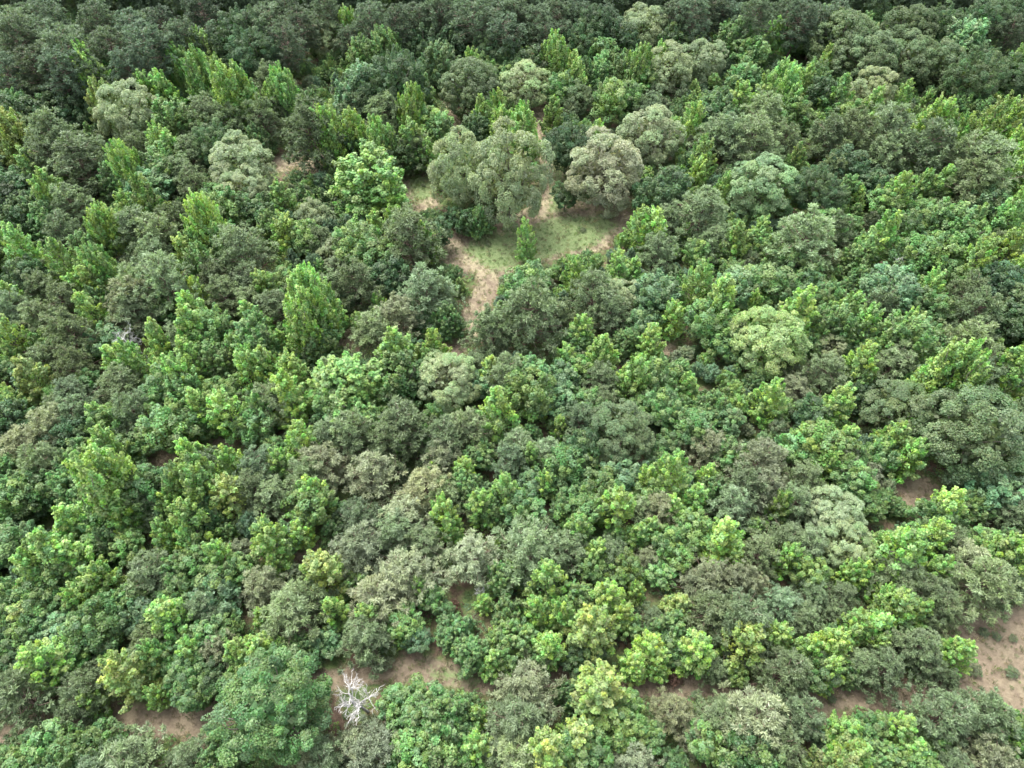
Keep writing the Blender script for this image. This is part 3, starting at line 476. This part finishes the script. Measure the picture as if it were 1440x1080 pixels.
# ------------------------------------------------------------------ the trees
def hides_open(x, y, z):                        # does a plant point stand in the line of sight to track or clearing?
    p = np.stack([x, y, z], -1); g = CAM+(p-CAM)*(CAM_H/(CAM_H-p[..., 2:3])); q = g[..., :2].reshape(-1, 2); return (np.maximum(track_mask(q), open_mask(q)) > .12).reshape(x.shape)
HU, HV = np.meshgrid(np.linspace(-.4, .4, 5), np.linspace(.35, .97, 5))
def covers(e):
    k, x, y, W, h = e[:5]; return hides_open(x+HU*W*(1.05-HV*.6), y+0*HU, HV*h).mean()
entries = [e for e in entries if e[8] or covers(e) < (.22 if e[6] < 800 else .36)]
def jitter_tint(c, amt=.14, hue=.05):
    j = 1+rng.normal()*amt; h = rng.normal()*hue
    return (max(.01, c[0]*j*(1+h)), max(.01, c[1]*j), max(.01, c[2]*j*(1-h*1.5)), 1)
made = []
def make_tree(e):
    k, x, y, W, h = e[:5]; tk, name, cat, grp, asp, half, tint = K[k]
    if tk == 'broadleaf' and W > 7.5: tk = 'broadleaf_fine' if k in 'de' else 'sweetgum_broad'
    if tk == 'broadleaf' and k == 'b' and rng.random() < .35: tk = 'sweetgum_broad'
    if tk == 'sweetgum' and W > 5.6: tk = 'sweetgum_broad'
    crown, trunk = T[tk][int(rng.integers(len(T[tk])))]
    r = bpy.data.objects.new(name, None); r.empty_display_size = .1; COL.objects.link(r); r.location = (x, y, 0)
    r.rotation_euler = (rng.normal()*.03, rng.normal()*.03, rng.random()*6.283); r.scale = (W, W, h)
    c = bpy.data.objects.new('crown', crown); COL.objects.link(c); c.parent = r; c.color = jitter_tint(tint, .03 if e[8] else (.16 if k not in 'oc' else .07), 0 if e[8] else (.03 if k in 'pPko' else .04))
    t = bpy.data.objects.new('trunk', trunk); COL.objects.link(t); t.parent = r
    r['category'] = cat; r['group'] = grp; made.append((r, e)); return r
for e in entries: make_tree(e)

# snags
snag_xy = []
def snag(u, v, w, lean, label, mat):
    g = np.random.default_rng(int(u)); x, y, W, h = place('g', u, v, w); h = W*1.75; snag_xy.append((x, y))
    root = bpy.data.objects.new('dead_tree', None); COL.objects.link(root); root.location = (x, y, 0); root['label'] = label; root['category'] = 'dead tree'; root['group'] = 'bare dead trees'
    lx = -1 if u < 720 else 1
    top = np.array([lx*h*lean, 0, h*.62]); main = [limb(g, (0, 0, -.1), top, W*.035, W*.02, 6, .03)]; br = []
    def grow(a, d, L, r, n):
        b = a+d*L; P, R = limb(g, a, b, r, r*.55, 5, .09); br.append((P, R))
        if n == 0: return
        for _ in range(3):
            s = .35+.65*g.random(); i = min(4, int(s*4)); q = P[i]; dd = unit(d+g.normal(size=3)*.62+np.array([0, 0, .12])); grow(q, dd, L*(.5+.25*g.random()), r*.55, n-1)
    for i in range(9):
        a = i*2.4+g.normal()*.6; s = .4+.6*i/9; grow(top*s, unit(np.array([math.cos(a), math.sin(a), .45+.9*g.random()])), W*(.27+.2*g.random()), W*.017, 3 if W > 3 else 2)
    for nm, pp in (('trunk', main), ('branches', br)):
        o = bpy.data.objects.new(nm, tube_mesh(nm, pp, mat, 5)); COL.objects.link(o); o.parent = root
for i, (u, v, w, lean, ref, lab) in enumerate(SNAGS): snag(u, v, w, lean, lab, M_DEAD if i == 0 else M_GREYDEAD)

# ------------------------------------------------------------------ labels: each tree by its look and the marked trees it stands between
SHADE = {'g': ['lime green', 'bright green', 'light green', 'vivid green'], 'y': ['yellow-green'], 'b': ['mid green', 'leafy green', 'soft green'], 'r': ['fresh green'], 'e': ['mid green'], 'd': ['dark green', 'deep green'], 'f': ['pale fresh green'], 'm': ['mint green'], 's': ['blue-green', 'greyish green'],
         'o': ['pale grey-green'], 'q': ['buff'], 'l': ['pale lime'], 'c': ['dull green'], 'p': ['grey-olive', 'dull grey-green'], 'P': ['tan-grey', 'brownish grey'], 'k': ['dark']}
NOUN = {'g': 'sweetgum', 'y': 'sweetgum', 'b': 'leafy tree', 'r': 'leafy tree', 'e': 'leafy tree', 'd': 'leafy tree', 's': 'leafy tree', 'o': 'oak', 'f': 'oak', 'm': 'oak', 'q': 'oak', 'l': 'oak', 'c': 'oak', 'p': 'pine', 'P': 'pine', 'k': 'tall pine'}
refs = [(e[9], np.array([e[5], e[6]+e[7]*.4])) for e in entries if e[9]]+[(s[4], np.array([s[0], s[1]+s[2]*.4])) for s in SNAGS[:3]]
taken = set(o.get('label') for o in COL.objects)
size_rank = {}
for k in set(e[0] for _, e in made):
    ws = sorted(e[3] for _, e in made if e[0] == k); size_rank[k] = (ws[len(ws)//3], ws[2*len(ws)//3])
order = sorted(made, key=lambda m: -m[1][7])
for o, e in order:
    if e[8]: o['label'] = e[8]; continue
    k = e[0]; p = np.array([e[5], e[6]+e[7]*.4]); lo, hi = size_rank[k]; sz = 'small' if e[3] < lo else ('broad' if e[3] > hi else 'medium')
    near = sorted(refs, key=lambda r: np.linalg.norm(r[1]-p))[:9]; cand = []
    (r1, q1) = near[0]; d = p-q1
    where = 'behind' if d[1] < -abs(d[0])*.8 else ('in front of' if d[1] > abs(d[0])*.8 else 'beside')
    if np.linalg.norm(d) < 70: cand.append((0, f'{where} {r1}'))
    for i in range(len(near)):
        for j in range(i+1, len(near)):
            a, b = near[i], near[j]; ab = b[1]-a[1]; L = np.linalg.norm(ab); t = ((p-a[1])@ab)/(L*L)
            off = abs(ab[0]*(p-a[1])[1]-ab[1]*(p-a[1])[0])/L
            if .05 < t < .95 and off < .6*L: cand.append((off+L*.15, f'between {a[0]} and {b[0]}'))
    cand.sort(); done = False
    for nth in ('', 'second', 'third', 'fourth', 'fifth', 'sixth', 'seventh'):
        for _, c in cand[:10 if nth == '' else 3]:
            for sh in SHADE[k] if nth == '' else SHADE[k][:1]:
                w = f'{sz} {sh} {NOUN[k]} {c}' if not nth else f'{nth}-largest {sh} {NOUN[k]} {c}'
                if len(w.split()) <= 16 and w not in taken: taken.add(w); o['label'] = w; done = True; break
            if done: break
        if done: break
    if not done:
        c = f'beyond {near[0][0]}'
        for sz2 in ('narrow', 'dense', 'loose', 'slender', 'shaggy', 'full', 'low', 'upright', 'ragged', 'tufted', 'rounded'):
            w = f'{sz2} {SHADE[k][0]} {NOUN[k]} {c}'
            if w not in taken: break
        taken.add(w); o['label'] = w

# ------------------------------------------------------------------ scattered cover (geometry nodes): undergrowth, grass tufts, the woods outside the frame
def scatter(name, pts, scl, rot, tint, idx, meshes, mat):
    src = []
    for i, me in enumerate(meshes):
        m2 = me.copy(); m2.materials.clear(); m2.materials.append(mat); src.append(bpy.data.objects.new(name+'_source', m2))
    me = bpy.data.meshes.new(name); n = len(pts); me.vertices.add(n); me.vertices.foreach_set('co', np.asarray(pts, np.float32).ravel())
    for nm, ty, f, val in (('scl', 'FLOAT_VECTOR', 'vector', scl), ('rot', 'FLOAT_VECTOR', 'vector', rot), ('tint', 'FLOAT_COLOR', 'color', tint)):
        a = me.attributes.new(nm, ty, 'POINT'); a.data.foreach_set(f, np.asarray(val, np.float32).ravel())
    a = me.attributes.new('idx', 'INT', 'POINT'); a.data.foreach_set('value', np.asarray(idx, np.int32))
    ob = bpy.data.objects.new(name, me); COL.objects.link(ob); ob['kind'] = 'stuff'
    ng = bpy.data.node_groups.new(name, 'GeometryNodeTree'); ng.interface.new_socket('Geometry', in_out='INPUT', socket_type='NodeSocketGeometry'); ng.interface.new_socket('Geometry', in_out='OUTPUT', socket_type='NodeSocketGeometry')
    N, L = ng.nodes, ng.links; gi = N.new('NodeGroupInput'); go = N.new('NodeGroupOutput'); inst = N.new('GeometryNodeInstanceOnPoints')
    gti = N.new('GeometryNodeGeometryToInstance')
    for s in reversed(src):
        oi = N.new('GeometryNodeObjectInfo'); oi.inputs['Object'].default_value = s; L.new(oi.outputs['Geometry'], gti.inputs[0])
    def attr(nm, ty):
        a = N.new('GeometryNodeInputNamedAttribute'); a.data_type = ty; a.inputs[0].default_value = nm; return a.outputs[0]
    L.new(gi.outputs[0], inst.inputs['Points']); L.new(gti.outputs[0], inst.inputs['Instance']); inst.inputs['Pick Instance'].default_value = True
    L.new(attr('idx', 'INT'), inst.inputs['Instance Index']); L.new(attr('rot', 'FLOAT_VECTOR'), inst.inputs['Rotation']); L.new(attr('scl', 'FLOAT_VECTOR'), inst.inputs['Scale']); L.new(inst.outputs[0], go.inputs[0])
    md = ob.modifiers.new('scatter', 'NODES'); md.node_group = ng; return ob
def undergrowth_clump(seed):
    g = np.random.default_rng(seed); cl = Cloud()
    for i in range(9):
        a = i*2.4; r = .42*math.sqrt((i+.5)/9); c = np.array([math.cos(a)*r, math.sin(a)*r, .12+.36*g.random()*(1-r)])
        ball_clump(cl, g, c, .15*(.6+.8*g.random()), unit(np.array([c[0], c[1], .4])), 34, .040)
    return cl.mesh('undergrowth', M_LEAF_I, g)
def grass_tuft(seed):
    g = np.random.default_rng(seed); cl = Cloud(); k = 26; a = g.random(k)*6.283; d = unit(np.stack([np.cos(a)*.6, np.sin(a)*.6, .6+g.random(k)], 1))
    p = np.stack([np.cos(a), np.sin(a), a*0], 1)*(.12*g.random(k)[:, None])+d*.16; cl.add(p, np.cross(d, rdir(g, k)), .17, .012, var(g, k), d); return cl.mesh('grass', M_LEAF_I, g)
def pts_grid(x0, x1, y0, y1, step):
    X, Y = np.meshgrid(np.arange(x0, x1, step), np.arange(y0, y1, step)); P = np.stack([X.ravel(), Y.ravel()], 1); return P+(rng.random(P.shape)-.5)*step*1.1
PAL = np.array([(.10, .18, .055), (.075, .135, .045), (.13, .225, .06), (.105, .14, .065), (.16, .265, .066), (.09, .16, .08)])
P = pts_grid(-125, 125, -28, 185, 1.35); P = P[np.abs(P[:, 0]) < 62+.42*np.maximum(P[:, 1], 0)]
trees_xy = np.array([[e[1], e[2], e[3]] for e in entries])
d = np.concatenate([np.min(np.linalg.norm(c[:, None]-trees_xy[None, :, :2], axis=2)-trees_xy[None, :, 2]*.42, axis=1) for c in np.array_split(P, 12)])
keep = (track_mask(P) < -.1) & (open_mask(P) < -.15) & (rng.random(len(P)) < .93); P = P[keep]; d = d[keep]
lead = np.minimum(-track_mask(P), -open_mask(P))
size = 1.0+1.0*rng.random(len(P)); big = (d > .5) & (lead > 1.2) & (rng.random(len(P)) < .6); size = np.where(big, 1.5+1.3*rng.random(len(P)), size)
hz = size*(.75+.6*rng.random(len(P)))*np.where(big, 1.35, 1); ti = PAL[rng.integers(len(PAL), size=len(P))]*(.8+.4*rng.random((len(P), 1)))
hide = hides_open(P[:, 0], P[:, 1], hz*.9) | hides_open(P[:, 0]+size*.3, P[:, 1], hz*.6) | hides_open(P[:, 0]-size*.3, P[:, 1], hz*.6)
near_snag = np.min(np.linalg.norm(P[:, None]-np.array(snag_xy)[None], axis=2), axis=1) < 2.6; hide |= near_snag; big &= ~hide; size = np.where(hide, np.minimum(size, 2)*.5, size); hz = np.where(hide, np.minimum(hz, 1.6)*.4, hz)
z3 = np.zeros((len(P), 1))
scatter('undergrowth', np.concatenate([P, z3], 1), np.stack([size, size, hz], 1), np.concatenate([z3, z3, rng.random((len(P), 1))*6.283], 1), np.concatenate([ti, z3+1], 1), np.where(big, 4+rng.integers(6, size=len(P)), rng.integers(4, size=len(P))), [undergrowth_clump(800+i) for i in range(4)]+[T['broadleaf'][i][0] for i in range(3)]+[T['sweetgum'][i][0] for i in range(3)], M_LEAF_I)
P = pts_grid(-80, 90, -12, 130, .55); m = np.maximum(track_mask(P), open_mask(P)); P = P[(m > -.8) & (rng.random(len(P)) < np.where(m > .6, .55, .85))]
n = len(P); z3 = np.zeros((n, 1)); s = (.6+1.3*rng.random(n)**2)[:, None]; GP = np.array([(.16, .21, .08), (.26, .25, .13), (.14, .20, .07), (.32, .28, .18), (.20, .17, .11)])
scatter('grass', np.concatenate([P, z3], 1), np.concatenate([s, s, s], 1), np.concatenate([z3, z3, rng.random((n, 1))*6.283], 1), np.concatenate([GP[rng.integers(5, size=n)], z3+1], 1), rng.integers(3, size=n), [grass_tuft(900+i) for i in range(3)], M_LEAF_I)
# the same woods going on beyond what the photograph takes in
P = pts_grid(-190, 190, -60, 300, 5.2); uvd = np.array([proj((x, y, 8.0)) for x, y in P]); front = uvd[:, 2] > 5
out_ = ~front | (uvd[:, 0] < -45) | (uvd[:, 0] > 1485) | (uvd[:, 1] < -5) | (uvd[:, 1] > 1150)
far = P[:, 1] > 150
out_ &= (np.abs(P[:, 0]) < 85+.62*np.maximum(P[:, 1], 0)) & (track_mask(P) < -1.5) & (open_mask(P) < -2); P = P[out_]; n = len(P); far = far[out_]
kind = np.where(far | (rng.random(n) < .4), 0, 1); z3 = np.zeros((n, 1))
for nm, sel, tk, mat, wid, tint in (('pine_forest', kind == 0, 'tall_pine', M_NEEDLE_I, 6.4, (.080, .122, .066)), ('broadleaf_forest', kind == 1, 'broadleaf', M_LEAF_I, 5.6, (.085, .15, .045))):
    Q = P[sel]; q = len(Q); W = (wid*(.75+.5*rng.random(q)))[:, None]*(np.ones((q, 3))); zq = np.zeros((q, 1)); W[:, 2] *= np.where(far[sel], 2.1 if tk == 'tall_pine' else 1.5, 1.3)
    tq = np.array(tint)[None]*(.75+.5*rng.random((q, 1)))*(1 if tk != 'tall_pine' else np.where(far[sel], 1, 1.5)[:, None])
    scatter(nm, np.concatenate([Q, zq], 1), W, np.concatenate([zq, zq, rng.random((q, 1))*6.283], 1), np.concatenate([tq, zq+1], 1), rng.integers(4, size=q), [T[tk][i][0] for i in range(4)], mat)

# ------------------------------------------------------------------ light
w = bpy.data.worlds.new('World'); scn.world = w; w.use_nodes = True
nt = w.node_tree; bg = nt.nodes['Background']; sky = nt.nodes.new('ShaderNodeTexSky'); sky.sky_type = 'NISHITA'; sky.sun_disc = False
SUN_EL, SUN_AZ = math.radians(64), math.radians(-38)         # azimuth clockwise from +Y
sky.sun_elevation = SUN_EL; sky.sun_rotation = SUN_AZ; sky.air_density = 1.0; sky.dust_density = 3.0
cloud = nt.nodes.new('ShaderNodeHueSaturation'); cloud.inputs['Saturation'].default_value = .35      # the blue is veiled by thin cloud
nt.links.new(sky.outputs[0], cloud.inputs['Color']); nt.links.new(cloud.outputs[0], bg.inputs[0]); bg.inputs[1].default_value = .15
sd = bpy.data.lights.new('sun', 'SUN'); sd.energy = 1.0; sd.angle = math.radians(28); sd.color = (1, .985, .95)
so = bpy.data.objects.new('sun', sd); COL.objects.link(so)
dv = Vector((math.sin(SUN_AZ)*math.cos(SUN_EL), math.cos(SUN_AZ)*math.cos(SUN_EL), math.sin(SUN_EL))); so.rotation_euler = dv.to_track_quat('Z', 'Y').to_euler(); so.location = (0, 0, 200)
scn.view_settings.view_transform = 'Standard'; scn.view_settings.look = 'None'; scn.view_settings.gamma = 1; scn.view_settings.exposure = 2.52
scn.render.engine = 'CYCLES'
scn.cycles.max_bounces = 5; scn.cycles.diffuse_bounces = 3; scn.cycles.glossy_bounces = 1; scn.cycles.transmission_bounces = 2; scn.cycles.caustics_reflective = False; scn.cycles.caustics_refractive = False
